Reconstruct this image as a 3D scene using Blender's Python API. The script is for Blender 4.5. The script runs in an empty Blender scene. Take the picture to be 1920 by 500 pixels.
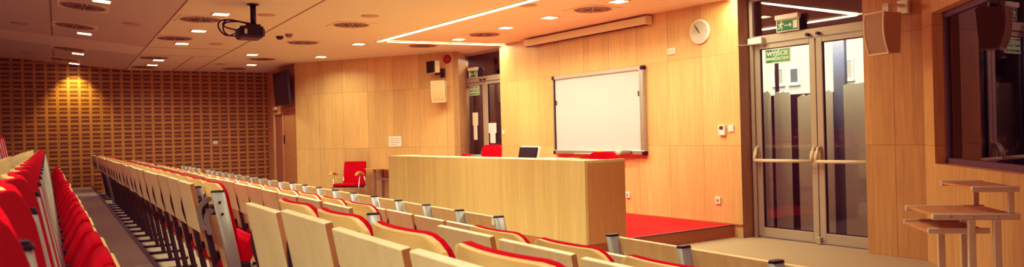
import bpy, bmesh, math, random
from mathutils import Matrix, Vector
random.seed(7)
R = math.radians
scene = bpy.context.scene
col = scene.collection

# ------------------------------------------------------------------ helpers
def lin(c):
    return tuple(((v/255)/12.92 if v/255 <= .04045 else ((v/255+.055)/1.055)**2.4) for v in c) + (1.0,)

def frame(p, az):
    return Matrix.Translation(Vector(p)) @ Matrix.Rotation(R(az), 4, 'Z')

class MB:
    """collects shapes, linked as one mesh object"""
    def __init__(self):
        self.bm = bmesh.new()
    def _face(self, vs, smooth=False):
        try:
            f = self.bm.faces.new(vs); f.smooth = smooth
        except ValueError:
            pass
    def box(self, x0, x1, y0, y1, z0, z1, M=None, bevel=0, seg=2):
        b = bmesh.new()
        vs = [b.verts.new((x, y, z)) for z in (z0, z1) for y in (y0, y1) for x in (x0, x1)]
        for q in ((0,2,3,1),(4,5,7,6),(0,1,5,4),(2,6,7,3),(0,4,6,2),(1,3,7,5)):
            b.faces.new([vs[i] for i in q])
        if bevel:
            bmesh.ops.bevel(b, geom=b.edges[:], offset=bevel, segments=seg, affect='EDGES', profile=.5)
            for f in b.faces: f.smooth = False
        if M is not None: bmesh.ops.transform(b, matrix=M, verts=b.verts)
        self._merge(b); return self
    def _merge(self, b):
        m = bpy.data.meshes.new('tmp'); b.to_mesh(m); b.free()
        self.bm.from_mesh(m); bpy.data.meshes.remove(m)
    def prism(self, poly, a0, a1, axis='x', M=None, bevel=0, smooth=False):
        """poly: list of 2-D points in the plane normal to axis"""
        b = bmesh.new()
        def P(p, a):
            if axis == 'x': return (a, p[0], p[1])
            if axis == 'y': return (p[0], a, p[1])
            return (p[0], p[1], a)
        A = [b.verts.new(P(p, a0)) for p in poly]; B = [b.verts.new(P(p, a1)) for p in poly]
        n = len(poly)
        b.faces.new(A); b.faces.new(B[::-1])
        for i in range(n):
            f = b.faces.new((A[i], B[i], B[(i+1) % n], A[(i+1) % n])); f.smooth = smooth
        bmesh.ops.recalc_face_normals(b, faces=b.faces)
        if bevel: bmesh.ops.bevel(b, geom=b.edges[:], offset=bevel, segments=2, affect='EDGES', profile=.5)
        if M is not None: bmesh.ops.transform(b, matrix=M, verts=b.verts)
        self._merge(b); return self
    def tube(self, pts, r, n=8, rz=None, M=None):
        b = bmesh.new(); pts = [Vector(p) for p in pts]; rings = []
        for i, p in enumerate(pts):
            d = (pts[min(i+1, len(pts)-1)] - pts[max(i-1, 0)]).normalized()
            ref = Vector((0,0,1)) if abs(d.z) < .9 else Vector((1,0,0))
            u = d.cross(ref).normalized(); v = d.cross(u).normalized()
            rr = r[i] if isinstance(r, (list, tuple)) else r
            rings.append([b.verts.new(p + (u*math.cos(2*math.pi*k/n) + v*math.sin(2*math.pi*k/n))*rr) for k in range(n)])
        for i in range(len(rings)-1):
            for k in range(n):
                f = b.faces.new((rings[i][k], rings[i][(k+1)%n], rings[i+1][(k+1)%n], rings[i+1][k])); f.smooth = n > 5
        b.faces.new(rings[0]); b.faces.new(rings[-1])
        bmesh.ops.recalc_face_normals(b, faces=b.faces)
        if M is not None: bmesh.ops.transform(b, matrix=M, verts=b.verts)
        self._merge(b); return self
    def oval(self, p0, p1, ax, ay, n=20, p=3.0):
        """superellipse bar from p0 to p1 (sections stay horizontal)"""
        b = bmesh.new(); rings = []
        for q in (p0, p1):
            ring = []
            for k in range(n):
                t = 2*math.pi*k/n; c, s = math.cos(t), math.sin(t)
                ring.append(b.verts.new((q[0]+ax*math.copysign(abs(c)**(2/p), c), q[1]+ay*math.copysign(abs(s)**(2/p), s), q[2])))
            rings.append(ring)
        for k in range(n):
            f = b.faces.new((rings[0][k], rings[0][(k+1)%n], rings[1][(k+1)%n], rings[1][k])); f.smooth = True
        b.faces.new(rings[0]); b.faces.new(rings[1])
        bmesh.ops.recalc_face_normals(b, faces=b.faces)
        self._merge(b); return self
    def lathe(self, prof, n=24, M=None):
        b = bmesh.new(); rings = []
        for r_, z in prof:
            rings.append([b.verts.new((r_*math.cos(2*math.pi*k/n), r_*math.sin(2*math.pi*k/n), z)) for k in range(n)])
        for i in range(len(rings)-1):
            for k in range(n):
                f = b.faces.new((rings[i][k], rings[i][(k+1)%n], rings[i+1][(k+1)%n], rings[i+1][k])); f.smooth = True
        b.faces.new(rings[0]); b.faces.new(rings[-1])
        bmesh.ops.recalc_face_normals(b, faces=b.faces)
        if M is not None: bmesh.ops.transform(b, matrix=M, verts=b.verts)
        self._merge(b); return self
    def shell(self, w, z0, z1, rt, rb, th, curve, lean, y0, zref, nu=16, nv=18, pillow=0, dish=0):
        """curved plate with rounded corners: plywood back shells and pads"""
        b = bmesh.new(); F = []; Bk = []
        vs = [.5-.5*math.cos(math.pi*i/nv) for i in range(nv+1)]
        for v in vs:
            z = z0 + (z1-z0)*v; ins = 0
            if z > z1-rt: d = z-(z1-rt); ins = rt-math.sqrt(max(rt*rt-d*d, 0))
            if z < z0+rb: d = (z0+rb)-z; ins = max(ins, rb-math.sqrt(max(rb*rb-d*d, 0)))
            hw = w/2-ins; rf = []; rb_ = []
            for i in range(nu+1):
                u = -math.cos(math.pi*i/nu) if pillow else -1+2*i/nu
                x = u*hw
                y = y0+(zref-z)*lean+curve*(x/(w/2))**2
                e = max(abs(u), abs(2*v-1))
                t = th*(1-pillow*e**6) + dish*(1-u*u)*(1-(2*v-1)**2)
                rb_.append(b.verts.new((x, y, z))); rf.append(b.verts.new((x, y+t, z)))
            F.append(rf); Bk.append(rb_)
        for j in range(nv):
            for i in range(nu):
                f = b.faces.new((F[j][i], F[j][i+1], F[j+1][i+1], F[j+1][i])); f.smooth = True
                f = b.faces.new((Bk[j][i+1], Bk[j][i], Bk[j+1][i], Bk[j+1][i+1])); f.smooth = True
        for j in range(nv):
            b.faces.new((F[j][0], F[j+1][0], Bk[j+1][0], Bk[j][0])); b.faces.new((F[j+1][nu], F[j][nu], Bk[j][nu], Bk[j+1][nu]))
        for i in range(nu):
            b.faces.new((F[0][i+1], F[0][i], Bk[0][i], Bk[0][i+1])); b.faces.new((F[nv][i], F[nv][i+1], Bk[nv][i+1], Bk[nv][i]))
        bmesh.ops.recalc_face_normals(b, faces=b.faces)
        self._merge(b); return self
    def build(self, name, mat, parent=None, M=None):
        me = bpy.data.meshes.new(name); self.bm.to_mesh(me); self.bm.free()
        o = bpy.data.objects.new(name, me); col.objects.link(o)
        if mat: me.materials.append(mat)
        if parent: o.parent = parent
        if M is not None: o.matrix_local = M
        return o

def tag(o, label=None, cat=None, group=None, kind=None):
    if label: o['label'] = label
    if cat: o['category'] = cat
    if group: o['group'] = group
    if kind: o['kind'] = kind
    return o
def empty(name, M, label=None, cat=None, group=None, kind=None):
    o = bpy.data.objects.new(name, None); col.objects.link(o); o.empty_display_size = .1
    o.matrix_world = M
    return tag(o, label, cat, group, kind)
def copy_tree(o, parent=None, skip=()):
    c = o.copy(); col.objects.link(c)
    if parent: c.parent = parent
    for ch in list(o.children):
        if ch.name.split('.')[0] in skip: continue
        copy_tree(ch, c, skip)
    return c
def text_mesh(name, s, size, mat, parent, M, bold=0.0):
    cu = bpy.data.curves.new('t', 'FONT'); cu.body = s; cu.size = size; cu.align_x = 'CENTER'; cu.align_y = 'CENTER'
    cu.extrude = .0015; cu.offset = bold
    t = bpy.data.objects.new('t', cu); col.objects.link(t)
    dg = bpy.context.evaluated_depsgraph_get()
    me = bpy.data.meshes.new_from_object(t.evaluated_get(dg)); bpy.data.objects.remove(t); bpy.data.curves.remove(cu)
    me.name = name; me.materials.clear(); me.materials.append(mat)
    o = bpy.data.objects.new(name, me); col.objects.link(o); o.parent = parent; o.matrix_local = M
    return o
ORD = ['first','second','third','fourth','fifth','sixth','seventh','eighth','ninth','tenth','eleventh','twelfth','thirteenth','fourteenth','fifteenth','sixteenth','seventeenth','eighteenth','nineteenth','twentieth','twenty-first','twenty-second','twenty-third','twenty-fourth','twenty-fifth','twenty-sixth','twenty-seventh','twenty-eighth','twenty-ninth','thirtieth']

# ------------------------------------------------------------------ materials
def new_mat(name):
    m = bpy.data.materials.new(name); m.use_nodes = True
    nt = m.node_tree; bs = nt.nodes['Principled BSDF']
    return m, nt, bs
def plain(name, c, rough=.5, metal=0, spec=.5, noise=0, nscale=30, bump=0):
    m, nt, bs = new_mat(name)
    bs.inputs['Base Color'].default_value = lin(c); bs.inputs['Roughness'].default_value = rough
    bs.inputs['Metallic'].default_value = metal; bs.inputs['Specular IOR Level'].default_value = spec
    if noise or bump:
        tc = nt.nodes.new('ShaderNodeTexCoord'); n = nt.nodes.new('ShaderNodeTexNoise')
        n.inputs['Scale'].default_value = nscale; n.inputs['Detail'].default_value = 4
        nt.links.new(tc.outputs['Object'], n.inputs['Vector'])
        if noise:
            r = nt.nodes.new('ShaderNodeValToRGB'); l = lin(c)
            r.color_ramp.elements[0].position = .3; r.color_ramp.elements[1].position = .7
            r.color_ramp.elements[0].color = tuple(v*(1-noise) for v in l[:3])+(1,)
            r.color_ramp.elements[1].color = tuple(min(1, v*(1+noise)) for v in l[:3])+(1,)
            nt.links.new(n.outputs['Fac'], r.inputs['Fac']); nt.links.new(r.outputs['Color'], bs.inputs['Base Color'])
        if bump:
            b = nt.nodes.new('ShaderNodeBump'); b.inputs['Strength'].default_value = bump; b.inputs['Distance'].default_value = .004
            nt.links.new(n.outputs['Fac'], b.inputs['Height']); nt.links.new(b.outputs['Normal'], bs.inputs['Normal'])
    return m
def emit(name, c, s):
    m, nt, bs = new_mat(name)
    bs.inputs['Base Color'].default_value = (0,0,0,1)
    bs.inputs['Emission Color'].default_value = lin(c); bs.inputs['Emission Strength'].default_value = s
    return m
def math_node(nt, op, a, b=None):
    n = nt.nodes.new('ShaderNodeMath'); n.operation = op
    for i, v in enumerate((a, b)):
        if v is None: continue
        if isinstance(v, (int, float)): n.inputs[i].default_value = v
        else: nt.links.new(v, n.inputs[i])
    return n.outputs[0]
def wood(name, c1, c2, scale=(14, 14, .7), rough=.42, panel=None, strips=.0, rnd=0.0, swirl=0.0, spec=.4):
    """veneer: fine grain stretched along one axis, optional panel joints (w, h) with tone steps"""
    m, nt, bs = new_mat(name); N = nt.nodes.new; L = nt.links.new
    tc = N('ShaderNodeTexCoord'); mp = N('ShaderNodeMapping'); mp.inputs['Scale'].default_value = scale
    L(tc.outputs['Object'], mp.inputs['Vector'])
    vec = mp.outputs['Vector']
    oi = None
    if rnd:
        oi = N('ShaderNodeObjectInfo'); ad = N('ShaderNodeVectorMath'); ad.operation = 'ADD'
        sc = N('ShaderNodeVectorMath'); sc.operation = 'SCALE'; sc.inputs['Scale'].default_value = 40
        cmb = N('ShaderNodeCombineXYZ'); 
        for k in range(3): L(oi.outputs['Random'], cmb.inputs[k])
        L(cmb.outputs[0], sc.inputs[0]); L(vec, ad.inputs[0]); L(sc.outputs[0], ad.inputs[1]); vec = ad.outputs[0]
    n1 = N('ShaderNodeTexNoise'); n1.inputs['Scale'].default_value = 3; n1.inputs['Detail'].default_value = 6
    n1.inputs['Roughness'].default_value = .62; n1.inputs['Distortion'].default_value = swirl
    L(vec, n1.inputs['Vector'])
    ramp = N('ShaderNodeValToRGB'); e = ramp.color_ramp.elements
    e[0].position = .32; e[0].color = lin(c1); e[1].position = .68; e[1].color = lin(c2)
    L(n1.outputs['Fac'], ramp.inputs['Fac'])
    colr = ramp.outputs['Color']
    fac = None
    def mul(cin, val):
        mx = N('ShaderNodeMixRGB'); mx.blend_type = 'MULTIPLY'; mx.inputs['Fac'].default_value = 1
        L(cin, mx.inputs['Color1']); cc = N('ShaderNodeCombineXYZ')
        for k in range(3): L(val, cc.inputs[k])
        L(cc.outputs[0], mx.inputs['Color2']); return mx.outputs['Color']
    if panel or strips:
        sp = N('ShaderNodeSeparateXYZ'); L(tc.outputs['Object'], sp.inputs[0])
    if panel:
        pw, ph = panel
        xs = math_node(nt, 'DIVIDE', sp.outputs['X'], pw); zs = math_node(nt, 'DIVIDE', sp.outputs['Z'], ph)
        fx = math_node(nt, 'FLOOR', xs); fz = math_node(nt, 'FLOOR', zs)
        cm = N('ShaderNodeCombineXYZ'); L(fx, cm.inputs[0]); L(fz, cm.inputs[1])
        wn = N('ShaderNodeTexWhiteNoise'); L(cm.outputs[0], wn.inputs['Vector'])
        tone = math_node(nt, 'ADD', math_node(nt, 'MULTIPLY', wn.outputs['Value'], .20), .88)
        colr = mul(colr, tone)
        gx = math_node(nt, 'ABSOLUTE', math_node(nt, 'SUBTRACT', math_node(nt, 'FRACT', xs), .5))
        gz = math_node(nt, 'ABSOLUTE', math_node(nt, 'SUBTRACT', math_node(nt, 'FRACT', zs), .5))
        lx = math_node(nt, 'GREATER_THAN', gx, .5-.004/pw); lz = math_node(nt, 'GREATER_THAN', gz, .5-.003/ph)
        line = math_node(nt, 'MAXIMUM', lx, lz)
        colr = mul(colr, math_node(nt, 'SUBTRACT', 1.0, math_node(nt, 'MULTIPLY', line, .42)))
    if strips:
        # veneer leaves: tone steps across the width
        sx = math_node(nt, 'FLOOR', math_node(nt, 'DIVIDE', sp.outputs['X'], strips))
        zz = math_node(nt, 'FLOOR', math_node(nt, 'DIVIDE', sp.outputs['Z'], (panel or (1, 1.2))[1]))
        c2_ = N('ShaderNodeCombineXYZ'); L(sx, c2_.inputs[0]); L(zz, c2_.inputs[2])
        wn2 = N('ShaderNodeTexWhiteNoise'); L(c2_.outputs[0], wn2.inputs['Vector'])
        colr = mul(colr, math_node(nt, 'ADD', math_node(nt, 'MULTIPLY', wn2.outputs['Value'], .12), .93))
    if rnd:
        colr = mul(colr, math_node(nt, 'ADD', math_node(nt, 'MULTIPLY', oi.outputs['Random'], rnd), 1-rnd/2))
    L(colr, bs.inputs['Base Color'])
    bs.inputs['Roughness'].default_value = rough; bs.inputs['Specular IOR Level'].default_value = spec
    return m
def acoustic(name, cw, cs, cell=(.21, .19)):
    """slotted acoustic panelling: two dark slots in every cell, panel joints every four cells"""
    m, nt, bs = new_mat(name); N = nt.nodes.new; L = nt.links.new
    tc = N('ShaderNodeTexCoord'); sp = N('ShaderNodeSeparateXYZ'); L(tc.outputs['Object'], sp.inputs[0])
    u = math_node(nt, 'FRACT', math_node(nt, 'DIVIDE', sp.outputs['X'], cell[0]))
    v = math_node(nt, 'FRACT', math_node(nt, 'DIVIDE', sp.outputs['Z'], cell[1]))
    du = math_node(nt, 'ABSOLUTE', math_node(nt, 'SUBTRACT', u, .5))
    su = math_node(nt, 'LESS_THAN', du, .37)
    dv = math_node(nt, 'ABSOLUTE', math_node(nt, 'SUBTRACT', math_node(nt, 'ABSOLUTE', math_node(nt, 'SUBTRACT', v, .5)), .22))
    sv = math_node(nt, 'LESS_THAN', dv, .155)
    slot = math_node(nt, 'MULTIPLY', su, sv)
    # perforation inside a slot
    w1 = math_node(nt, 'FRACT', math_node(nt, 'DIVIDE', sp.outputs['X'], .021))
    perf = math_node(nt, 'ADD', math_node(nt, 'MULTIPLY', math_node(nt, 'GREATER_THAN', w1, .35), .4), .6)
    slot = math_node(nt, 'MULTIPLY', slot, perf)
    n = N('ShaderNodeTexNoise'); n.inputs['Scale'].default_value = 2; n.inputs['Detail'].default_value = 5
    mp = N('ShaderNodeMapping'); mp.inputs['Scale'].default_value = (1.5, 1.5, 12); L(tc.outputs['Object'], mp.inputs[0]); L(mp.outputs[0], n.inputs['Vector'])
    r = N('ShaderNodeValToRGB'); e = r.color_ramp.elements
    e[0].position = .3; e[0].color = tuple(x*.82 for x in lin(cw)[:3])+(1,); e[1].position = .7; e[1].color = lin(cw)
    L(n.outputs['Fac'], r.inputs['Fac'])
    mx = N('ShaderNodeMixRGB'); L(slot, mx.inputs['Fac']); L(r.outputs['Color'], mx.inputs['Color1']); mx.inputs['Color2'].default_value = lin(cs)
    us = math_node(nt, 'FRACT', math_node(nt, 'DIVIDE', sp.outputs['X'], cell[0]*4))
    ln = math_node(nt, 'GREATER_THAN', math_node(nt, 'ABSOLUTE', math_node(nt, 'SUBTRACT', us, .5)), .494)
    m2 = N('ShaderNodeMixRGB'); L(math_node(nt, 'MULTIPLY', ln, .6), m2.inputs['Fac']); L(mx.outputs[0], m2.inputs['Color1']); m2.inputs['Color2'].default_value = lin((40,20,12))
    L(m2.outputs[0], bs.inputs['Base Color']); bs.inputs['Roughness'].default_value = .55; bs.inputs['Specular IOR Level'].default_value = .25
    return m
def glass(name, tint, refl_ior=1.5, gloss=(1,1,1,1), boost=1.0):
    """thin pane: see-through with fresnel reflection"""
    m = bpy.data.materials.new(name); m.use_nodes = True; nt = m.node_tree; nt.nodes.clear()
    N = nt.nodes.new; L = nt.links.new
    out = N('ShaderNodeOutputMaterial'); mix = N('ShaderNodeMixShader'); tr = N('ShaderNodeBsdfTransparent'); gl = N('ShaderNodeBsdfGlossy')
    tr.inputs['Color'].default_value = tint; gl.inputs['Roughness'].default_value = .02; gl.inputs['Color'].default_value = gloss
    fr = N('ShaderNodeFresnel'); fr.inputs['IOR'].default_value = refl_ior
    f = math_node(nt, 'MINIMUM', math_node(nt, 'MULTIPLY', fr.outputs[0], boost), 1.0)
    L(f, mix.inputs[0]); L(tr.outputs[0], mix.inputs[1]); L(gl.outputs[0], mix.inputs[2]); L(mix.outputs[0], out.inputs[0])
    return m

WALLW = wood('maple_wall_veneer', (214,174,114), (230,194,134), (10, 10, .55), .45, (.62, 1.2), .155)
PIERW = wood('maple_pier_veneer', (202,156,94), (222,180,114), (10, 10, .55), .42, (.335, 1.2), .11)
DESKW = wood('beech_desk_veneer', (212,188,128), (228,206,148), (16, 16, .6), .45, None, .09)
DOORW = wood('brown_door_veneer', (168,110,72), (186,126,84), (14, 14, .6), .5)
PLY = wood('birch_plywood', (232,216,166), (246,232,190), (3.2, 3.2, 1.4), .38, None, 0, .10, .9)
PLYH = wood('beech_plywood_back', (228,192,126), (242,210,150), (1.2, 8, 8), .36, None, 0, .08, .3)
PLYSHADE = wood('plywood_edge_shaded', (178,128,72), (200,150,92), (3, 40, 3), .5)  # darker plywood: the weaker light on side faces is put into the colour
RISERW = wood('stage_riser_wood', (176,118,62), (196,138,78), (1, 10, 14), .5)
TABLEW = wood('table_veneer', (196,140,84), (214,160,104), (1.2, 10, 10), .4)
ACOUS = acoustic('acoustic_far', (194,144,74), (92,58,34))
ACOUS2 = acoustic('acoustic_side', (206,150,88), (160,106,60), (.11, .06))
CEIL = plain('ceiling_plaster', (232,214,190), .85, 0, .2, .03, 60)
CEILB = plain('ceiling_band', (232,214,196), .85, 0, .2, .03, 60)  # slightly lighter plaster: light on the band's sloped face put into the colour
CARPET = plain('grey_carpet', (150,134,118), .95, 0, .1, .12, 220, .5)
FRONTF = plain('front_floor', (176,156,128), .8, 0, .2, .06, 120)
REDC = plain('red_carpet', (226,50,36), .95, 0, .1, .08, 160, .4)
RED = plain('red_fabric', (194,9,23), .9, 0, .12, .10, 260, .35)
ALU = plain('brushed_aluminium', (190,188,182), .42, .75, .5, .03, 90)
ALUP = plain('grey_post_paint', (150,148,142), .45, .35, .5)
POSTD = plain('grey_post_shaded', (82,70,64), .5, .3)  # post grey darkened, with the shade behind the tablets in the colour
DARKM = plain('dark_steel', (62,56,56), .45, .6)
BLACK = plain('black_plastic', (24,20,22), .45)
CHROME = plain('chrome', (225,220,210), .18, 1)
WHITE = plain('white_plastic', (240,236,226), .45)
BEIGE = plain('beige_plastic', (222,206,176), .5)
CREAM = plain('cream_screen_case', (228,212,184), .5)
PAPER = plain('paper', (246,240,230), .8)
PRINT = plain('print_grey', (150,120,110), .8)
BOARD = plain('board_surface', (213,208,197), .35, 0, .4)
GREEN = plain('sign_green', (20,128,72), .5)
SIGNW = plain('sign_white', (242,248,236), .5)
DFRAME = plain('door_frame_grey', (190,180,164), .45, .25)
WFRAME = plain('window_frame_violet_grey', (104,88,92), .5, .2)
SPKR = plain('speaker_beige', (206,178,140), .6, 0, .3)
GRILLE = plain('speaker_grille', (190,164,128), .7, 0, .3, .18, 400, .6)
LSPK = plain('speaker_white', (222,204,166), .55)
DIFF = plain('diffuser_disc', (184,152,124), .7)
TBLGREY = plain('table_rail_paint', (228,214,196), .5)
YELLOW = plain('yellow_sponge', (236,196,60), .8)
ALARM = plain('alarm_red', (170,26,22), .35)
SEAM = plain('ceiling_joint', (160,126,98), .9)
GLASS = glass('door_glass', (.88,.88,.86,1), 1.45, (.8,.8,.8,1), .8)
TGLASS = glass('transom_glass', (.5,.48,.48,1), 1.6, (1,1,1,1), 1.9)
DGLASS = glass('control_window_glass', (.45,.42,.42,1), 1.5, (.95,.9,.9,1), 1.2)
LED = emit('led_strip', (255,226,160), 16)
DOWN = emit('downlight_lens', (255,224,168), 14)
DARKROOM = plain('dark_room', (44,34,34), .8)
CURT = plain('frosted_screen', (214,200,172), .8, 0, .2, .04, 40)
FACADE = plain('facade_render', (240,232,206), .9)
FWIN = plain('facade_window', (120,120,118), .3)

# ------------------------------------------------------------------ key frames of the room
WF = frame((-6.719, 7.541, 0), 3.49)            # whiteboard wall: x to the right along the wall, -y into the room
PAN_L = 3.878
PF = frame((-16.622, 4.503, 0), 37.4)            # angled panelled wall
GF = frame((-4.384, 7.652, 0), -42.9)            # window wall
DKF = frame((-6.735, 5.03, 0), 2.15)             # lecturer's desk
ZC = 3.11
def struct(o): o['kind'] = 'structure'; return o

# walls
m = MB().box(-5.54, 0, 0, .23, 0, 3.3)
struct(m.build('wall_front', WALLW, None, WF))
m = MB().box(1.68, 2.345, 0, .25, 0, 3.3)
struct(m.build('wall_pier', PIERW, None, WF))
# alcove returns are part of those walls; header over the right doors
m = MB().box(0, PAN_L, 0, .15, 0, 3.3)
struct(m.build('wall_angled', WALLW, None, PF))
A2 = PF @ Vector((PAN_L, 0, 0)); B2 = WF @ Vector((-7.35, .27, 0))
az = math.degrees(math.atan2(B2.y-A2.y, B2.x-A2.x)); ln = (B2-A2).length
m = MB().box(0, ln, -.12, 0, 0, 3.3)
struct(m.build('wall_alcove', WALLW, None, frame(A2, az)))
# far wall with the acoustic panelling
m = MB().box(-4.5, 4.5, 0, .15, -.1, 3.9)
struct(m.build('wall_far', ACOUS, None, frame((-19.2, 0, 0), 90)))
# short wall with the wooden door (opening left free)
m = MB().box(-19.2, -18.62, 0, .15, 0, 3.3).box(-18.62, -17.70, 0, .15, 2.09, 3.3)
struct(m.build('wall_side', wood('side_wall_veneer', (196,140,84), (212,158,100), (10,10,.6), .5), None, frame((0, 4.5, 0), 0)))
m = MB().box(-17.70, -16.62, 0, .15, 0, 2.09)
struct(m.build('wall_side_perforated', ACOUS2, None, frame((0, 4.5, 0), 0)))
m = MB().box(-17.70, -16.62, 0, .15, 2.09, 3.3)
struct(m.build('wall_side_upper', wood('side_wall_veneer_upper', (196,140,84), (212,158,100), (10,10,.6), .5), None, frame((0, 4.5, 0), 0)))
# window wall with opening
wx0, wx1, wz0, wz1 = .285, 3.4, 1.02, 2.52
m = MB().box(0, wx0, 0, .2, 0, 3.3).box(wx1, 10.1, 0, .2, 0, 3.3).box(wx0, wx1, 0, .2, 0, wz0).box(wx0, wx1, 0, .2, wz1, 3.3)
struct(m.build('wall_window', wood('window_wall_veneer', (202,156,94), (222,180,114), (10,10,.55), .42, (.9, 1.2), .15), None, GF))
e = GF @ Vector((10.1, 0, 0))
m = MB().box(e.x, e.x+.15, -4.5, e.y+.2, -.1, 3.9)
struct(m.build('wall_end', plain('end_wall_paint', (200,150,100), .8)))
m = MB().box(-19.4, e.x+.15, -4.65, -4.5, -.1, 3.9)
struct(m.build('wall_back', plain('back_wall_paint', (150,100,62), .8)))

# ceiling: flat part, raised sloping part over the rear seats, joint lines
m = MB().box(-19.4, 3.3, 1.34, 8.4, ZC, ZC+.1)
struct(m.build('ceiling', CEIL))
SL = -.097
def zt(Y): return ZC + SL*(Y-1.34)
m = MB().prism([(1.34, ZC), (-4.6, zt(-4.6)), (-4.6, zt(-4.6)+.1), (1.34, ZC+.1)], -19.4, 3.3, 'x')
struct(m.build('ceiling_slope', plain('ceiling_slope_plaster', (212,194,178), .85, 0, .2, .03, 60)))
m = MB().prism([(1.33, zt(1.33)-.006), (-4.5, zt(-4.5)-.006), (-4.5, zt(-4.5)+.02), (1.33, zt(1.33)+.02)], -15.75, -14.45, 'x')
struct(m.build('ceiling_band', CEILB))
m = MB().box(-19.2, 2.8, 1.335, 1.353, ZC-.004, ZC+.01)
struct(m.build('trim_1', SEAM))
m = MB().box(-19.2, 2.8, 2.79, 2.815, ZC-.003, ZC+.01)
struct(m.build('trim_2', SEAM))
m = MB().prism([(-.04, zt(-.04)-.004), (-.06, zt(-.06)-.004), (-.06, zt(-.06)+.01), (-.04, zt(-.04)+.01)], -19.2, 2.8, 'x')
struct(m.build('trim_3', SEAM))
for i, x in enumerate((-15.75, -14.45)):
    m = MB().box(x-.006, x+.006, 1.36, 2.79, ZC-.003, ZC+.01)
    struct(m.build('trim_%d' % (4+i), SEAM))
for i, (x, y0, y1) in enumerate(((-15.9, 2.3, 2.32),)):
    m = MB().box(-19.2, -15.9, y0, y1, ZC-.003, ZC+.01)
    struct(m.build('trim_%d' % (6+i), SEAM))

# floors: front floor and the four carpeted tiers
LT, AT, BT, MT = .49, .33, .17, .74
m = MB().box(-19.4, 3.3, 2.75, 10.0, -.1, 0)
struct(m.build('floor', FRONTF))
for nm, y0, y1, z in (('floor_tier_low', 1.41, 2.75, BT), ('floor_tier_middle', .63, 1.41, AT), ('floor_tier_walkway', -.55, .63, LT), ('floor_tier_back', -4.5, -.55, MT)):
    struct(MB().box(-19.3, 3.2, y0, y1, -.1, z).build(nm, CARPET))
for i, (y, z) in enumerate(((.63, LT), (1.41, AT), (2.75, BT), (-.55, MT))):
    struct(MB().box(-19.2, 3.1, y-.03, y+.006, z-.02, z+.005).build('trim_%d' % (10+i), plain('step_nosing', (70,58,52), .6)))

# stage
st = MB().box(-5.9, -.03, 0, 2.52, 0, .156).build('stage_riser', RISERW, None, DKF); st.name = 'floor_stage'
struct(st)
struct(MB().box(-5.88, -.06, .03, 2.50, .156, .162).build('floor_stage_carpet', REDC, None, DKF))
struct(MB().box(-.06, -.025, .60, 2.50, .15, .166).build('trim_14', plain('stage_edge_metal', (120,100,84), .5, .5), None, DKF))
struct(MB().box(-5.54, 0, -.018, 0, .16, .175).build('baseboard_front', plain('stage_skirting', (170,110,60), .6), None, WF))

# ------------------------------------------------------------------ doors and windows
def glass_door(n, M, x0, label_side):
    root = empty('door_%d' % n, M @ Matrix.Translation((x0, .25, 0)), None, None, None, 'structure')
    W = .88; ZB, ZTR0, ZTR1 = 0, 2.50, 2.60
    m = MB()
    m.box(0, .05, -.05, .05, 0, ZC).box(2*W+.05, 2*W+.1, -.05, .05, 0, ZC)
    m.box(.05, 2*W+.05, -.05, .05, ZTR0, ZTR1).box(.05, 2*W+.05, -.05, .05, ZC-.05, ZC)
    m.build('door_frame', DFRAME, root)
    MB().box(.05, 2*W+.05, -.006, .006, ZTR1, ZC-.05).build('transom_pane', TGLASS, root)
    for k in range(2):
        a = .05+k*W
        lf = MB().box(a+.005, a+.085, -.03, .03, .02, ZTR0-.01, None, .006).box(a+W-.085, a+W-.005, -.03, .03, .02, ZTR0-.01, None, .006)
        lf.box(a+.085, a+W-.085, -.03, .03, .02, .135, None, .004).box(a+.085, a+W-.085, -.03, .03, ZTR0-.07, ZTR0-.01, None, .004)
        lf = lf.build('door_leaf', DFRAME, root)
        MB().box(a+.085, a+W-.085, -.005, .005, .135, ZTR0-.07).build('glass_pane', GLASS, lf)
        g = MB()
        for (xa, xb, za, zb) in ((a+.085, a+.095, .135, ZTR0-.07), (a+W-.095, a+W-.085, .135, ZTR0-.07), (a+.085, a+W-.085, .135, .145), (a+.085, a+W-.085, ZTR0-.08, ZTR0-.07)):
            g.box(xa, xb, -.012, .012, za, zb)
        g.build('gasket', BLACK, lf)
        b = MB().tube([(a+.03, -.115, 1.0), (a+W-.03, -.115, 1.0)], .021, 12)
        for s in (a+.03, a+W-.03):
            b.tube([(s, -.115, .985), (s, -.112, 1.05), (s, -.095, 1.11), (s, -.065, 1.155), (s, -.03, 1.175)], [.02,.022,.024,.024,.02], 10)
            b.box(s-.018, s+.018, -.045, -.028, 1.02, 1.18, None, .005)
        b.build('push_bar', BEIGE if n == 1 else DFRAME, lf)
    c = MB().box(.02, .235, -.12, -.03, 2.495, 2.575, None, .008).build('door_closer', WHITE, root) if n == 1 else root
    MB().tube([(.2, -.09, 2.49), (-.02, -.26, 2.485), (.0, -.30, 2.485)], .008, 8).tube([(.2, -.09, 2.49), (.21, -.05, 2.46)], .008, 8).build('closer_arm', BEIGE, c)
    MB().box(W+.02, W+.08, -.07, -.028, .0, .09, None, .01).build('floor_stop', DFRAME, root)
    k = MB()
    for x in (W-.02, W+.12): k.tube([(x, -.055, 2.53), (x, -.10, 2.53)], .02, 10)
    k.build('latch', DARKM, root)
    return root
glass_door(1, WF, .02, 'right')
glass_door(2, WF, -7.36, 'left')

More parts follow.
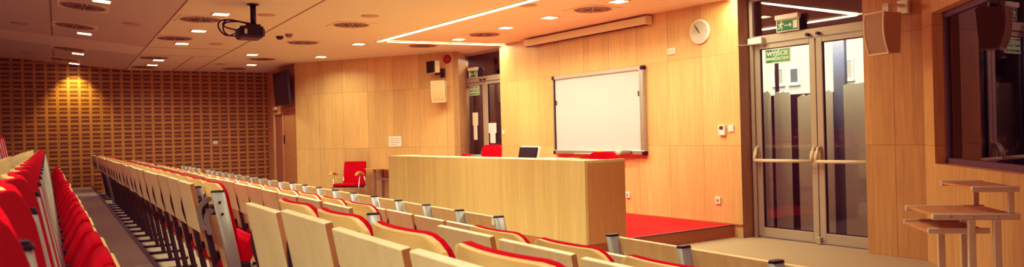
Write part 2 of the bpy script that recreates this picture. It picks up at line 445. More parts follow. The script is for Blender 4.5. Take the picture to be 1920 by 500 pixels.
# beyond the right doors
struct(MB().box(-1.5, 3, .33, .36, 2.52, 3.3).build('wall_transom_backdrop', DARKROOM, None, WF))  # added dark sheet behind the transom, standing for the unlit corridor above
struct(MB().box(-3, 3.2, .95, 1.0, 0, 1.86).build('wall_dark_backdrop', plain('dark_maroon', (70,34,30), .8), None, WF))  # added dark backdrop so the gaps between the screen panels look shaded
struct(MB().box(-9, -3.2, .9, 1.0, 0, 3.3).build('wall_corridor_side', plain('dim_corridor', (110,84,64), .8), None, WF))
struct(MB().box(-3.25, -3.2, .9, 4.2, 0, 3.3).build('wall_corridor_return', DARKROOM, None, WF))
for i, (a, b, z, lb) in enumerate(((-.32, .035, 1.90, 'leftmost beige screen panel behind the right-hand glass doors'), (.095, .33, 1.88, 'second beige screen panel behind the left leaf of the right-hand glass doors'), (.445, .70, 1.82, 'beige screen panel behind the middle stile of the right-hand glass doors'), (.76, .93, 1.86, 'narrow beige screen panel left of the blue-grey post behind the glass doors'), (1.08, 1.9, 1.93, 'wide beige screen panel furthest right behind the glass doors'))):
    nn = 10; poly = [(a, 0)] + [(b, 0)] + [(b-(b-a)*k/nn, z + .012*math.sin(k*1.7+i) - (.03 if k in (0, nn) else 0)) for k in range(nn+1)]
    o = MB().prism(poly, .58, .60, 'y').build('screen_panel', CURT, None, WF)
    tag(o, lb, 'screen panel', 'beige screen panels behind the right-hand glass doors')
tag(MB().box(.89, 1.04, .68, .74, 0, 2.7).build('corridor_post', plain('blue_grey_post', (112,112,122), .6), None, WF), 'blue-grey square post behind the right leaf of the glass doors', 'post')
tag(MB().box(.03, .065, .70, .74, 0, 2.35).build('corridor_rail', plain('dark_rail', (60,40,36), .6), None, WF), 'thin dark upright behind the left leaf of the right-hand glass doors', 'post')
# facade of the building outside
fb = empty('apartment_building', WF @ Matrix.Translation((0, 10, 0)), 'pale rendered building seen through the right-hand glass doors', 'building')
MB().box(-14, 4, 0, .3, -3, 9).build('facade', FACADE, fb)
for (a, b, z0, z1, d) in ((-6.15, -5.93, 2.62, 2.98, 1), (-6.66, -6.40, 2.62, 3.0, 0), (-4.72, -4.38, 2.62, 3.06, 0)):
    f = MB().box(a-.05, b+.05, -.03, .02, z0-.05, z0).box(a-.05, b+.05, -.03, .02, z1, z1+.04).box(a-.05, a, -.03, .02, z0, z1).box(b, b+.05, -.03, .02, z0, z1).box(a-.07, b+.07, -.10, .02, z0-.09, z0-.05)
    f = f.build('window', WHITE, fb)
    MB().box(a, b, -.015, .01, z0, z1).build('pane', FWIN if d else plain('pane_pale', (196,186,150), .5), f)
struct(MB().box(-16, 6, 1.0, 14, -3.1, -3.0).build('ground_outside', plain('outside_ground', (150,140,120), .9), None, WF))
# behind the left doors: pale hanging strips
for i in range(4):
    x = -7.85+i*.42
    o = MB().box(x, x+.27, .62, .64, 0, 3.05).build('hanging_blind', plain('brown_grey_blind', (140,112,88), .8), None, WF)
    tag(o, ['leftmost','second','third','fourth'][i]+' brown-grey vertical blind behind the left glass doors', 'blind', 'vertical blinds behind the left glass doors')

# control-room window
wr = empty('window_1', GF, None, None, None, 'structure')
m = MB().box(wx0, wx1, .10, .16, wz0, wz0+.055).box(wx0, wx1, .10, .16, wz1-.06, wz1).box(wx0, wx0+.055, .10, .16, wz0, wz1).box(wx1-.055, wx1, .10, .16, wz0, wz1)
m.build('window_frame', WFRAME, wr)
MB().box(wx0+.05, wx1-.05, .125, .135, wz0+.05, wz1-.05).build('glass_pane', DGLASS, wr)
struct(MB().box(wx0-.2, wx1+.2, 1.5, 1.55, 0, 3.1).box(wx0-.25, wx0-.2, .2, 1.55, 0, 3.1).box(wx1+.2, wx1+.25, .2, 1.55, 0, 3.1).box(wx0-.2, wx1+.2, .2, 1.55, -.05, 0).box(wx0-.2, wx1+.2, .2, 1.55, 3.1, 3.15).build('wall_control_room', DARKROOM, None, GF))

# wooden door in the short side wall
d3 = empty('door_3', Matrix.Translation((-18.16, 4.5, 0)), None, None, None, 'structure')
MB().box(-.41, .41, .03, .07, 0, 2.03).build('door_leaf', DOORW, d3)
MB().box(-.46, -.41, -.01, .12, 0, 2.09).box(.41, .46, -.01, .12, 0, 2.09).box(-.41, .41, -.01, .12, 2.03, 2.09).build('door_frame', WALLW, d3)
MB().tube([(.33, .03, 1.05), (.33, -.03, 1.05), (.22, -.035, 1.05)], .012, 8).box(.30, .36, .015, .03, .88, 1.12).build('door_handle', CHROME, d3)
o = MB().box(-.02, .02, -.025, 0, 0, .2, None, .004).build('door_sign', DARKM, None, Matrix.Translation((-17.6, 4.5, 1.33)))
tag(o, 'small dark upright plate on the wall beside the brown wooden door', 'plate')
o = MB().box(-.12, .12, -.05, 0, 0, .07, None, .006).build('wall_lamp', BEIGE, None, Matrix.Translation((-18.3, 4.49, 2.14)))
tag(o, 'small beige box lamp on the wall above the brown wooden door', 'lamp')

# ------------------------------------------------------------------ ceiling fittings
for i, (a, b) in enumerate((((-5.76, -2.37), (-5.38, -.02)), ((-5.76, -2.37), (0.03, -2.33)), ((0.03, -2.33), (-.05, -.02)))):
    A = Vector(a); B = Vector(b)
    if i != 1: A = A + (B-A).normalized()*(.21 if i == 0 else .132)
    d = (B-A); L_ = d.length; an = math.degrees(math.atan2(d.y, d.x))
    lab = ['short glowing ceiling light strip running to the left end of the whiteboard wall', 'long glowing ceiling light strip parallel to the whiteboard wall', 'short glowing ceiling light strip running to the right end of the whiteboard wall'][i]
    r = empty('light_strip', WF @ Matrix.Translation((A.x, A.y, ZC-.004)) @ Matrix.Rotation(R(an), 4, 'Z'), lab, 'light strip', 'light strips around the stage')
    MB().box(-.045, L_+.045, -.045, .045, -.012, -.002).build('diffuser', LED, r)
    MB().box(-.06, L_+.06, -.065, -.047, -.016, 0).box(-.06, L_+.06, .047, .065, -.016, 0).build('trim', CREAM, r)

def zceil(Y): return ZC if Y >= 1.34 else zt(Y)
def ceil_M(X, Y, rz=0):
    tilt = 0 if Y >= 1.34 else math.atan(SL)
    return Matrix.Translation((X, Y, zceil(Y))) @ Matrix.Rotation(tilt, 4, 'X') @ Matrix.Rotation(R(rz), 4, 'Z')
proto_d = empty('downlight', Matrix())
MB().box(-.11, .11, -.11, -.095, -.012, 0).box(-.11, .11, .095, .11, -.012, 0).box(-.11, -.095, -.095, .095, -.012, 0).box(.095, .11, -.095, .095, -.012, 0).build('trim', CEIL, proto_d)
MB().box(-.095, .095, -.095, .095, -.008, -.001).build('lens', DOWN, proto_d)
# (X, Y, rz, watt, label)
DL = [(-10.40, 1.87, 0, 1, 'square downlight nearest the ceiling projector on its left'),
 (-12.10, 1.85, 0, 1, 'second square downlight in the ceiling row left of the projector'),
 (-13.75, 1.83, 0, 1, 'third square downlight in the ceiling row left of the projector'),
 (-16.64, 1.77, 0, .8, 'fourth square downlight in the row left of the projector, near far wall'),
 (-17.72, 1.76, 0, .8, 'last square downlight in the row left of the projector, by far wall'),
 (-15.13, 3.28, 0, 1, 'square downlight right of the projector, upper of the pair near far wall'),
 (-17.16, 3.70, 0, 1, 'square downlight right of the projector, lower of the pair by far wall'),
 (-15.12, 4.64, 0, .8, 'square downlight in front of the angled wall, left one'),
 (-12.86, 4.64, 0, .8, 'square downlight left of the glowing light strip corner'),
 (-11.66, 6.04, 3.5, 1.3, 'square downlight inside the light strip frame, furthest left'),
 (-10.13, 6.09, 3.5, 1.3, 'square downlight inside the light strip frame, second from left'),
 (-9.00, 6.16, 3.5, 1.3, 'square downlight inside the light strip frame, third from left'),
 (-7.54, 6.25, 3.5, 1.3, 'square downlight above the right end of the projection screen case'),
 (-10.43, .49, 0, .55, 'square downlight on the sloping ceiling, nearest and cut by the top edge'),
 (-13.66, .39, 0, .55, 'square downlight on the sloping ceiling, second from the top edge'),
 (-16.75, .36, 0, .55, 'square downlight on the sloping ceiling beyond the pale band'),
 (-18.85, .33, 0, 0, 'square downlight on the sloping ceiling lighting the far wall')]
def area(name, M, size, watt, color, spread=170, sy=None):
    l = bpy.data.lights.new(name, 'AREA'); l.energy = watt; l.color = color; l.size = size; l.spread = R(spread)
    if sy: l.shape = 'RECTANGLE'; l.size_y = sy
    o = bpy.data.objects.new(name, l); col.objects.link(o); o.matrix_world = M; return o
WARM = (1, .86, .58)
DLW = 19
for i, (X, Y, rz, w, lab) in enumerate(DL):
    r = proto_d if i == 0 else copy_tree(proto_d)
    r.matrix_world = ceil_M(X, Y, rz); tag(r, lab, 'downlight', 'square ceiling downlights')
    if w: area('downlight_beam', r.matrix_world @ Matrix.Translation((0, 0, -.02)), .18, DLW*w, WARM, 150)
# further downlights of the same rows, nearer than the frame shows
for X, Y, w in ((-8.7, 1.86, 1.2), (-7.0, 1.86, 1.3), (-5.3, 1.86, 1.2), (-3.4, 1.86, .6), (-1.6, 1.86, .4), (-9.0, 4.3, 1.2), (-6.3, 4.0, 1.2), (-3.9, 3.9, 1.0)):
    area('downlight_beam', Matrix.Translation((X, Y, ZC-.02)), .18, DLW*w*1.3, WARM, 110)
for X, Y, w in ((-1.7, -.7, 1.6), (.3, -.7, 2.4), (2.0, -.7, 2.8), (-4.2, -.7, .5), (-6.6, -.7, .3), (-1.2, -2.3, 2.8), (-4.5, -2.3, 2.0), (-7.5, -2.3, 1.6), (-10.5, -2.3, 1.2), (-13.5, -2.3, .8), (-7.4, .47, .4), (-4.4, .47, .35)):  # rear lamps here are unseen, added to light tablets and seat backs
    area('downlight_beam', Matrix.Translation((X, Y, zt(Y)-.02)), .18, DLW*w, WARM, 140)
s = bpy.data.lights.new('far_wall_spot', 'SPOT'); s.energy = 120; s.color = (1, .66, .16); s.spot_size = R(85); s.spot_blend = .7; s.shadow_soft_size = .05
so = bpy.data.objects.new('far_wall_spot', s); col.objects.link(so); so.matrix_world = Matrix.Translation((-18.85, .33, zceil(.33)-.03)) @ Matrix.Rotation(R(18), 4, 'Y')

# swirl diffusers
proto_v = empty('ceiling_air_vent', Matrix())
MB().box(-.295, .295, -.295, .295, -.008, 0, None, .003).build('plate', CEIL, proto_v)
MB().lathe([(.001, -.013), (.255, -.013), (.27, -.007)], 32).build('disc', DIFF, proto_v)
m = MB()
for k in range(12):
    m.box(.04, .165, -.013, .013, -.0155, -.012, Matrix.Rotation(k*math.pi/6, 4, 'Z') @ Matrix.Translation((0, .012, 0)))
m.build('inner_slots', BLACK, proto_v)
m = MB()
for k in range(28):
    m.box(.18, .245, -.007, .007, -.0150, -.012, Matrix.Rotation(k*math.pi/14, 4, 'Z') @ Matrix.Translation((0, .008, 0)))
m.build('outer_slots', plain('slot_brown', (92,66,52), .8), proto_v)
DV = [(-10.95, 1.70, 0, 'round swirl air diffuser beside the downlight left of the projector, nearest'),
 (-13.08, 1.64, 0, 'second swirl air diffuser in the row left of the projector'),
 (-16.2, 1.64, 0, 'third swirl air diffuser in the row left of the projector'),
 (-18.22, 1.64, 0, 'swirl air diffuser in the projector row closest to the far wall'),
 (-15.87, 3.64, 0, 'swirl air diffuser right of the projector above the television wall'),
 (-18.15, 3.53, 0, 'swirl air diffuser right of the projector by the far wall'),
 (-12.96, 3.67, 0, 'swirl air diffuser left of the light strip corner, smaller in view'),
 (-10.71, 3.76, 0, 'swirl air diffuser left of the light strip corner, larger in view'),
 (-10.95, 6.16, 3.5, 'swirl air diffuser inside the light strip frame, left one'),
 (-8.18, 6.32, 3.5, 'swirl air diffuser inside the light strip frame above the screen case'),
 (-12.71, 5.83, 3.5, 'swirl air diffuser just beyond the short light strip by left doors'),
 (-11.05, .31, 0, 'swirl air diffuser on the sloping ceiling cut by the top edge'),
 (-12.95, .25, 0, 'swirl air diffuser on the sloping ceiling before the pale band'),
 (-16.1, .21, 0, 'swirl air diffuser on the sloping ceiling beyond the pale band'),
 (-18.2, .14, 0, 'swirl air diffuser on the sloping ceiling at the far wall')]
for i, (X, Y, rz, lab) in enumerate(DV):
    r = proto_v if i == 0 else copy_tree(proto_v)
    r.matrix_world = ceil_M(X, Y, rz); tag(r, lab, 'air vent', 'swirl air diffusers in the ceiling')
sp_m = MB().lathe([(.001, -.006), (.115, -.006), (.125, 0)], 28)
proto_s = sp_m.build('ceiling_speaker', plain('ceiling_speaker_grille', (196,160,128), .8))
DS = [(-10.28, 2.43, 'round flush ceiling speaker right of the projector pole'), (-9.86, 3.73, 'round flush ceiling speaker beside the large swirl diffuser'),
 (-12.02, .94, 'round flush ceiling speaker on the sloping ceiling left of the joint'), (-13.65, 2.36, 'round flush ceiling speaker below the projector cables'),
 (-8.27, 5.32, 'round flush ceiling speaker beside the long light strip'), (-13.48, -.46, 'round flush ceiling speaker on the sloping ceiling, leftmost'),
 (-17.73, -.5, 'round flush ceiling speaker beyond the pale band, leftmost'), (-17.2, 3.05, 'round flush ceiling speaker near the far wall')]
for i, (X, Y, lab) in enumerate(DS):
    o = proto_s if i == 0 else proto_s.copy()
    if i: col.objects.link(o)
    o.matrix_world = ceil_M(X, Y); tag(o, lab, 'ceiling speaker', 'flush ceiling speakers')
for i, (X, Y, lab) in enumerate(((-12.35, 3.12, 'small dark ceiling detector right of the projector, left of a pair'), (-12.05, 3.19, 'small domed ceiling detector right of the projector, right of a pair'))):
    o = MB().lathe([(.06, 0), (.06, -.02), (.035, -.05), (.001, -.055)], 20).build('smoke_detector', plain('detector_grey', (150,120,100), .6) if i else DARKM, None, ceil_M(X, Y))
    tag(o, lab, 'detector')

# projector
pr = empty('ceiling_projector', Matrix.Translation((-9.53, 2.09, 0)), 'black projector hanging on a pole under the ceiling', 'projector')
MB().oval((0, 0, 2.84), (0, 0, ZC-.01), .035, .035, 16, 2).build('pole', BLACK, pr)
MB().lathe([(.07, ZC-.012), (.07, ZC)], 24).build('ceiling_plate', BLACK, pr)
MB().box(-.13, .13, -.11, .06, 2.825, 2.845, None, .004).build('bracket', BLACK, pr)
MB().box(-.16, .16, -.19, .09, 2.69, 2.82, None, .018).build('body', BLACK, pr)
MB().box(-.14, .14, -.17, .07, 2.676, 2.69).build('base_plate', plain('projector_base', (96,70,60), .6), pr)
MB().tube([(.05, .085, 2.755), (.05, .115, 2.755)], .05, 20).build('lens', DARKM, pr)
MB().box(.161, .168, -.14, -.11, 2.72, 2.78).build('port_label', BEIGE, pr)
for pts in ([(.1, -.18, 2.76), (.1, -.25, 2.72), (.08, -.34, 2.70), (.04, -.41, 2.78), (.02, -.40, 2.87), (.0, -.28, 2.90), (0, -.04, 2.86)],
            [(.05, -.18, 2.74), (.05, -.24, 2.70), (.04, -.33, 2.72), (.02, -.36, 2.79), (0, -.33, 2.86), (0, -.2, 2.885), (0, -.04, 2.87)],
            [(.0, -.18, 2.78), (.0, -.3, 2.80), (.0, -.36, 2.84), (0, -.30, 2.90), (0, -.18, 2.89), (0, -.04, 2.86)]):
    # smooth the loop
    P = [Vector(p) for p in pts]; S = []
    for i in range(len(P)-1):
        p0, p1, p2, p3 = P[max(i-1,0)], P[i], P[i+1], P[min(i+2,len(P)-1)]
        for t in (0, .25, .5, .75):
            S.append(.5*((2*p1)+(p2-p0)*t+(2*p0-5*p1+4*p2-p3)*t*t+(3*p1-p0-3*p2+p3)*t**3))
    S.append(P[-1])
    MB().tube(S, .009, 8).build('cable', BLACK, pr)

# ------------------------------------------------------------------ things on the whiteboard wall
wb = empty('whiteboard', WF @ Matrix.Translation((-2.76, 0, 1.72)), 'white interactive board in a silver frame with black corners on wood wall', 'whiteboard')
w2, h2 = 1.085, .655
MB().box(-w2+.05, w2-.06, -.045, -.005, -h2+.05, h2-.05).build('board_surface', BOARD, wb)
m = MB().box(-w2, w2, -.07, -.002, h2-.055, h2, None, .008).box(-w2, w2, -.075, -.002, -h2, -h2+.065, None, .008).box(-w2, -w2+.03, -.07, -.002, -h2, h2, None, .006).box(w2-.085, w2, -.07, -.002, -h2, h2, None, .01)
m.build('frame', ALU, wb)
MB().box(-w2+.03, -w2+.052, -.06, -.004, -h2+.05, h2-.05).build('inner_edge', BLACK, wb)
for sx in (-1, 1):
    for sz in (-1, 1):
        cx, cz = sx*w2, sz*h2
        MB().box(min(cx+.008*sx, cx-.05*sx), max(cx+.008*sx, cx-.05*sx), -.082, -.001, min(cz+.008*sz, cz-.055*sz), max(cz+.008*sz, cz-.055*sz), None, .012).build('corner_cap', BLACK, wb)
for x, z in ((-w2+.075, .21), (w2-.115, .255)):
    MB().box(x-.018, x+.018, -.055, -.045, z-.04, z+.04, None, .004).build('pen_clip', plain('clip_brown', (90,66,50), .6), wb)
m = MB()
for k in range(7): m.box(w2-.125, w2-.095, -.0465, -.045, .30+k*.035, .318+k*.035)
m.build('icon_strip', plain('icon_pale', (236,206,170), .7), wb)
m = MB()
for k in range(3): m.box(w2-.125, w2-.10, -.0465, -.045, -.45+k*.06, -.42+k*.06)
for k in range(2): m.box(-w2+.06, -w2+.085, -.0465, -.045, -.33-k*.09, -.30-k*.09)
m.build('button', plain('icon_tan', (226,190,140), .7), wb)
MB().box(-.5, .6, -.12, -.072, -h2-.005, -h2+.012, None, .003).build('pen_tray', ALU, wb)
trayz = 1.72-h2+.013
for x0, dx, mt, nm, lb, ct in ((-3.0, .12, YELLOW, 'sponge', 'yellow sponge on the whiteboard tray behind the red chair', 'sponge'), (-2.55, .10, BEIGE, 'eraser', 'beige eraser on the whiteboard tray between sponge and grey duster', 'eraser'), (-2.40, .16, plain('duster_grey', (120,112,104), .7), 'duster', 'grey duster on the whiteboard tray right of the red chair', 'duster')):
    tag(MB().box(0, dx, -.119, -.079, .002, .052, None, .01).build(nm, mt, None, WF @ Matrix.Translation((x0+.3, 0, trayz))), lb, ct)

sc_ = empty('projection_screen', WF @ Matrix.Translation((-3.02, -.10, 2.965)), 'long cream roll-up projection screen case under the ceiling above the whiteboard', 'screen')
MB().box(-1.50, 1.50, -.06, .06, 0, .115, None, .012).build('case', CREAM, sc_)
for a_ in (1.5, -1.53): MB().box(a_, a_+.03, -.065, .065, -.006, .12, None, .01).build('end_cap', BEIGE, sc_)
MB().box(-1.48, 1.48, -.02, .02, -.012, .0).build('bottom_bar', DARKM, sc_)

ck = empty('wall_clock', WF @ Matrix.Translation((-.615, 0, 2.745)), 'round white wall clock with thin dark hands on wood wall', 'clock')
RX = Matrix.Rotation(R(90), 4, 'X')
MB().lathe([(.165, 0), (.168, .03), (.16, .045), (.148, .046)], 48, RX).build('case', WHITE, ck)
MB().lathe([(.001, .047), (.148, .047)], 48, RX).build('dial', plain('clock_dial', (252,246,232), .5), ck)
m = MB()
for k in range(12): m.box(-.003, .003, -.0495, -.047, .118, .138, Matrix.Rotation(k*math.pi/6, 4, 'Y'))
m.build('hour_marks', plain('mark_grey', (190,180,160), .7), ck)
MB().box(-.006, .006, -.052, -.05, -.02, .085, Matrix.Rotation(R(-33), 4, 'Y')).build('hour_hand', DARKM, ck)
MB().box(-.004, .004, -.054, -.052, -.025, .125, Matrix.Rotation(R(-37), 4, 'Y')).build('minute_hand', DARKM, ck)

def wall_plate(name, M, w, h, d, mat, label, cat, detail=None):
    r = empty(name, M, label, cat)
    MB().box(-w/2, w/2, -d, 0, -h/2, h/2, None, .004).build('plate', mat, r)
    if detail: detail(r, w, h, d)
    return r
def two_keys(r, w, h, d):
    for s in (-1, 1): MB().box(s*w*.22-w*.16, s*w*.22+w*.16, -d-.004, -d, -h*.28, h*.28, None, .002).build('cover', BEIGE, r)
def one_key(r, w, h, d): MB().box(-w*.3, w*.3, -d-.005, -d, -h*.3, h*.3, None, .002).build('rocker', WHITE, r)
def round_hole(r, w, h, d): MB().lathe([(.001, d+.002), (.022, d+.002)], 20, RX).build('socket_hole', plain('socket_shade', (190,170,140), .6), r)
wall_plate('wall_outlet', WF @ Matrix.Translation((-1.15, 0, 2.535)), .14, .09, .02, WHITE, 'white double outlet plate high on the wall between board and clock', 'outlet', two_keys)
t = wall_plate('thermostat', WF @ Matrix.Translation((-.285, 0, 1.40)), .105, .135, .035, WHITE, 'white wall thermostat with dark display beside the right doors', 'thermostat')
MB().box(-.032, .03, -.038, -.035, .01, .055).build('display', plain('lcd_brown', (92,66,60), .3), t)
wall_plate('light_switch', WF @ Matrix.Translation((-.145, 0, 1.42)), .085, .088, .015, WHITE, 'white light switch right of the thermostat', 'switch', one_key)
wall_plate('wall_outlet', WF @ Matrix.Translation((-.39, 0, .465)), .085, .09, .02, WHITE, 'white single outlet low on the wall below the thermostat', 'outlet', round_hole)
wall_plate('wall_outlet', WF @ Matrix.Translation((-2.12, 0, .45)), .09, .09, .02, WHITE, 'white single outlet low on the wall just right of the desk', 'outlet', round_hole)
wall_plate('light_switch', WF @ Matrix.Translation((-5.46, 0, 1.455)), .05, .075, .015, WHITE, 'small white light switch beside the left glass doors', 'switch', one_key)
wall_plate('wall_outlet', frame((-19.2, 3.245, 1.40), 90), .11, .075, .02, WHITE, 'white outlet plate on the slotted far wall', 'outlet', two_keys)

# signs
def exit_sign(M, label, mirror):
    r = empty('exit_sign', M, label, 'exit sign')
    MB().box(-.165, .165, -.04, .03, .14, .20, None, .008).build('lamp_housing', WHITE, r)
    MB().box(-.16, .16, -.012, 0, -.01, .14).build('sign_border', SIGNW, r)
    MB().box(-.15, .15, -.0135, -.012, 0, .13).build('green_field', GREEN, r)
    s = -1 if mirror else 1
    m = MB()
    def bar(x0, z0, x1, z1, t):
        d = Vector((x1-x0, z1-z0)); n = Vector((-d.y, d.x)).normalized()*t/2
        m.prism([(s*(x0+n.x), z0+n.y), (s*(x1+n.x), z1+n.y), (s*(x1-n.x), z1-n.y), (s*(x0-n.x), z0-n.y)], -.0148, -.0135, 'y')
    m.prism([(s*(-.082)+.011*math.cos(k*math.pi/6), .113+.011*math.sin(k*math.pi/6)) for k in range(12)], -.0148, -.0135, 'y')
    bar(-.088, .098, -.098, .058, .024); bar(-.088, .096, -.062, .082, .01); bar(-.062, .082, -.048, .092, .009); bar(-.09, .096, -.118, .088, .01); bar(-.118, .088, -.128, .070, .009)
    bar(-.096, .060, -.076, .045, .013); bar(-.076, .045, -.082, .016, .011); bar(-.1, .058, -.115, .036, .013); bar(-.115, .036, -.138, .034, .011)
    bar(-.045, .065, .045, .065, .010); bar(.03, .085, .055, .065, .012); bar(.03, .045, .055, .065, .012)
    m.build('running_figure', SIGNW, r)
    MB().box(s*.11-.03, s*.11+.03, -.0148, -.0135, .02, .115).build('door_symbol', SIGNW, r)
exit_sign(WF @ Matrix.Translation((.62, .17, 2.615)), 'green running-figure exit sign hanging above the right glass doors', False)
exit_sign(WF @ Matrix.Translation((-6.77, .17, 2.60)), 'green running-figure exit sign hanging above the left glass doors', True)
def door_sign(M, label):
    r = empty('exit_notice', M, label, 'sign')
    MB().box(-.19, .19, -.006, 0, -.095, .095).build('backing', SIGNW, r)
    MB().box(-.172, .172, -.0075, -.006, -.08, .08).build('green_field', plain('notice_green', (84,178,110), .5), r)
    MB().box(-.172, -.08, -.0085, -.0075, .062, .08).box(-.172, -.08, -.0085, -.0075, -.08, -.058).box(-.172, -.09, -.0085, -.0075, -.012, .004).build('dark_patch', GREEN, r)
    T = Matrix.Rotation(R(90), 4, 'X')
    text_mesh('lettering', 'WYJŚCIE', .078, SIGNW, r, Matrix.Translation((0, -.009, .028)) @ T, .0022)
    text_mesh('lettering', 'EWAKUACYJNE', .046, SIGNW, r, Matrix.Translation((0, -.009, -.036)) @ T, .0018)
door_sign(WF @ Matrix.Translation((.415, .238, 2.325)), 'green WYJŚCIE EWAKUACYJNE sign stuck on the right glass doors')
door_sign(WF @ Matrix.Translation((-6.85, .238, 2.33)), 'green WYJŚCIE EWAKUACYJNE sign stuck on the left glass doors')
for x0, x1, z0, z1, lb in ((-6.93, -6.72, 1.62, 1.88, 'upper white paper taped on the left glass door'), (-6.90, -6.76, 1.32, 1.62, 'lower narrow paper taped on the left glass door'), (-6.33, -6.05, 1.45, 1.65, 'wide white paper on the right leaf of left doors'), (-6.28, -6.09, 1.25, 1.45, 'lower white paper on the right leaf of left doors')):
    tag(MB().box(x0, x1, .225, .228, z0, z1).build('paper_notice', PAPER, None, WF), lb, 'paper')
nt_ = empty('paper_notice', PF @ Matrix.Translation((2.50, -.004, 1.33)), 'white printed notice taped on the angled wall above the small table', 'paper')
MB().box(-.15, .15, -.003, 0, -.105, .105).build('sheet', PAPER, nt_)
m = MB()
for k, (a, b) in enumerate(((-.11, .10), (-.12, .11), (-.12, .12), (-.1, .06))): m.box(a, b, -.0042, -.003, .055-k*.04, .063-k*.04)
m.build('printed_lines', PRINT, nt_)

# ------------------------------------------------------------------ loudspeakers, alarm, television
def loudspeaker(M, w, h, d, body, label, fr):
    r = empty('loudspeaker', M, label, 'loudspeaker')   # local: faces -y
    n = 10; arc = [(-d/2-.03*math.sin(math.pi*k/n)*0 - .035*(1-((2*k/n)-1)**2) + .05*(k/n-.5)*-1, -h/2+h*k/n) for k in range(n+1)]
    poly = arc + [(d/2, h/2), (d/2-.03, -h/2)]
    MB().prism(poly, -w/2, w/2, 'x', None, .006).build('cabinet', body, r)
    g = [(a-.006, z*.94) for a, z in arc] + [(a+.01, z*.94) for a, z in arc[::-1]]
    MB().prism(g, -w/2+.016, w/2-.016, 'x').build('grille', fr, r)
    rim = MB()
    for x0, x1 in ((-w/2-.002, -w/2+.014), (w/2-.014, w/2+.002)): rim.prism([(a-.009, z) for a, z in arc]+[(a+.012, z) for a, z in arc[::-1]], x0, x1, 'x')
    for k in (0, n): rim.box(-w/2, w/2, arc[k][0]-.009, arc[k][0]+.012, arc[k][1]-.008, arc[k][1]+.008)
    rim.build('rim', plain('speaker_rim', (236,212,176), .5), r)
    return r
ls = loudspeaker(Matrix.Translation((-4.60, 7.34, 2.36)) @ Matrix.Rotation(R(-98+90), 4, 'Z'), .245, .42, .22, SPKR, 'beige loudspeaker with curved grille on the pier beside the dark window', GRILLE)
MB().box(-.035, .035, .02, .09, .215, .30).box(-.03, .03, .02, .30, .29, .315).box(-.06, .06, .27, .305, .22, .36).build('bracket', WHITE, ls)
ls = loudspeaker(Matrix.Translation((-13.50, 6.53, 2.30)) @ Matrix.Rotation(R(-40+90), 4, 'Z'), .27, .41, .22, LSPK, 'white loudspeaker on the angled wall beside the left glass doors', plain('grille_white', (204,186,146), .7, 0, .3, .12, 300))
MB().box(.02, .06, .10, .22, -.03, .02).box(.0, .08, .20, .225, -.2, .22).build('bracket', BEIGE, ls)
fl = empty('floodlight', Matrix.Translation((-13.58, 6.42, 2.80)) @ Matrix.Rotation(R(-78+90), 4, 'Z'), 'black-fronted white wall floodlight above the white loudspeaker', 'floodlight')
MB().box(-.12, .12, -.02, .10, -.12, .12, None, .012).build('housing', LSPK, fl)
MB().box(-.115, .115, -.06, -.02, -.115, .115, None, .006).build('front_glass', BLACK, fl)
MB().box(-.03, .03, .08, .14, -.16, -.10).box(-.02, .02, .12, .30, -.15, -.11).box(-.05, .05, .24, .28, -.2, -.02).build('bracket', DARKM, fl)
al = empty('fire_alarm', PF @ Matrix.Translation((3.76, 0, 2.97)), 'round red fire alarm sounder on the wall above the white loudspeaker', 'alarm')
MB().lathe([(.075, 0), (.075, .03), (.06, .06), (.03, .07), (.001, .07)], 28, RX).build('sounder', ALARM, al)
MB().lathe([(.085, 0), (.085, .012)], 28, RX).build('base', BLACK, al)
tv = empty('television', Matrix.Translation((-17.12, 4.34, 2.585)) @ Matrix.Rotation(R(3), 4, 'X'), 'black flat television mounted high above the brown door', 'television')
MB().box(-.62, .62, -.03, .03, -.38, .38, None, .008).build('body', BLACK, tv)
MB().box(-.595, .595, -.034, -.03, -.35, .355).build('screen', plain('tv_glass', (16,12,14), .25), tv)
MB().box(-.2, .2, .03, .14, -.15, .15).build('wall_mount', DARKM, tv)

# ------------------------------------------------------------------ lecturer's desk and what stands there
dk = empty('lecture_desk', DKF, 'long beech front desk with high panel standing on the stage', 'desk')
DL_, DH, DD = 5.33, 1.104, .60
MB().box(-DL_, 0, 0, .035, .157, DH-.03).build('front_panel', DESKW, dk)
MB().box(-.035, 0, .035, DD, .157, DH-.03).build('side_panel', wood('desk_side_veneer', (196,146,82), (210,160,94), (16,16,.6), .5), dk)
MB().box(-DL_, -DL_+.035, .035, DD, .157, DH-.03).build('side_panel', DESKW, dk)
MB().box(-DL_, 0, 0, .33, DH-.03, DH).box(-.05, 0, .33, DD, DH-.03, DH).box(-DL_, -DL_+.05, .33, DD, DH-.03, DH).build('top_ledge', DESKW, dk)
MB().box(-DL_+.035, -.035, .035, .62, .86, .89).build('worktop', DESKW, dk)
for k in range(1, 5): MB().box(-DL_*k/5-.012, -DL_*k/5+.012, .05, .58, .162, .86).build('support_panel', DESKW, dk)
# monitor (back towards us)
mo = empty('computer_monitor', DKF @ Matrix.Translation((-1.80, .47, .892)) @ Matrix.Rotation(R(-8), 4, 'Z'), 'black-backed computer monitor with pale bezel on the lecture desk', 'monitor')
TM = Matrix.Translation((0, 0, .19)) @ Matrix.Rotation(R(-12), 4, 'X')
MB().box(-.275, .275, 0, .03, -.165, .175, TM, .006).build('bezel', WHITE, mo)
MB().box(-.262, .262, -.025, .0, -.152, .160, TM, .012).build('back_cover', BLACK, mo)
MB().box(-.245, .245, .0305, .032, -.14, .15, TM).build('screen', DARKM, mo)
MB().box(-.04, .04, -.055, -.025, -.19, .0, TM, .006).build('stand', BLACK, mo)
MB().lathe([(.02, -.027), (.012, -.03)], 16, TM @ Matrix.Translation((0, -.002, -.05)) @ RX).build('logo', CHROME, mo)
MB().box(-.12, .12, -.10, .10, 0, .015, None, .004).build('base', BLACK, mo)
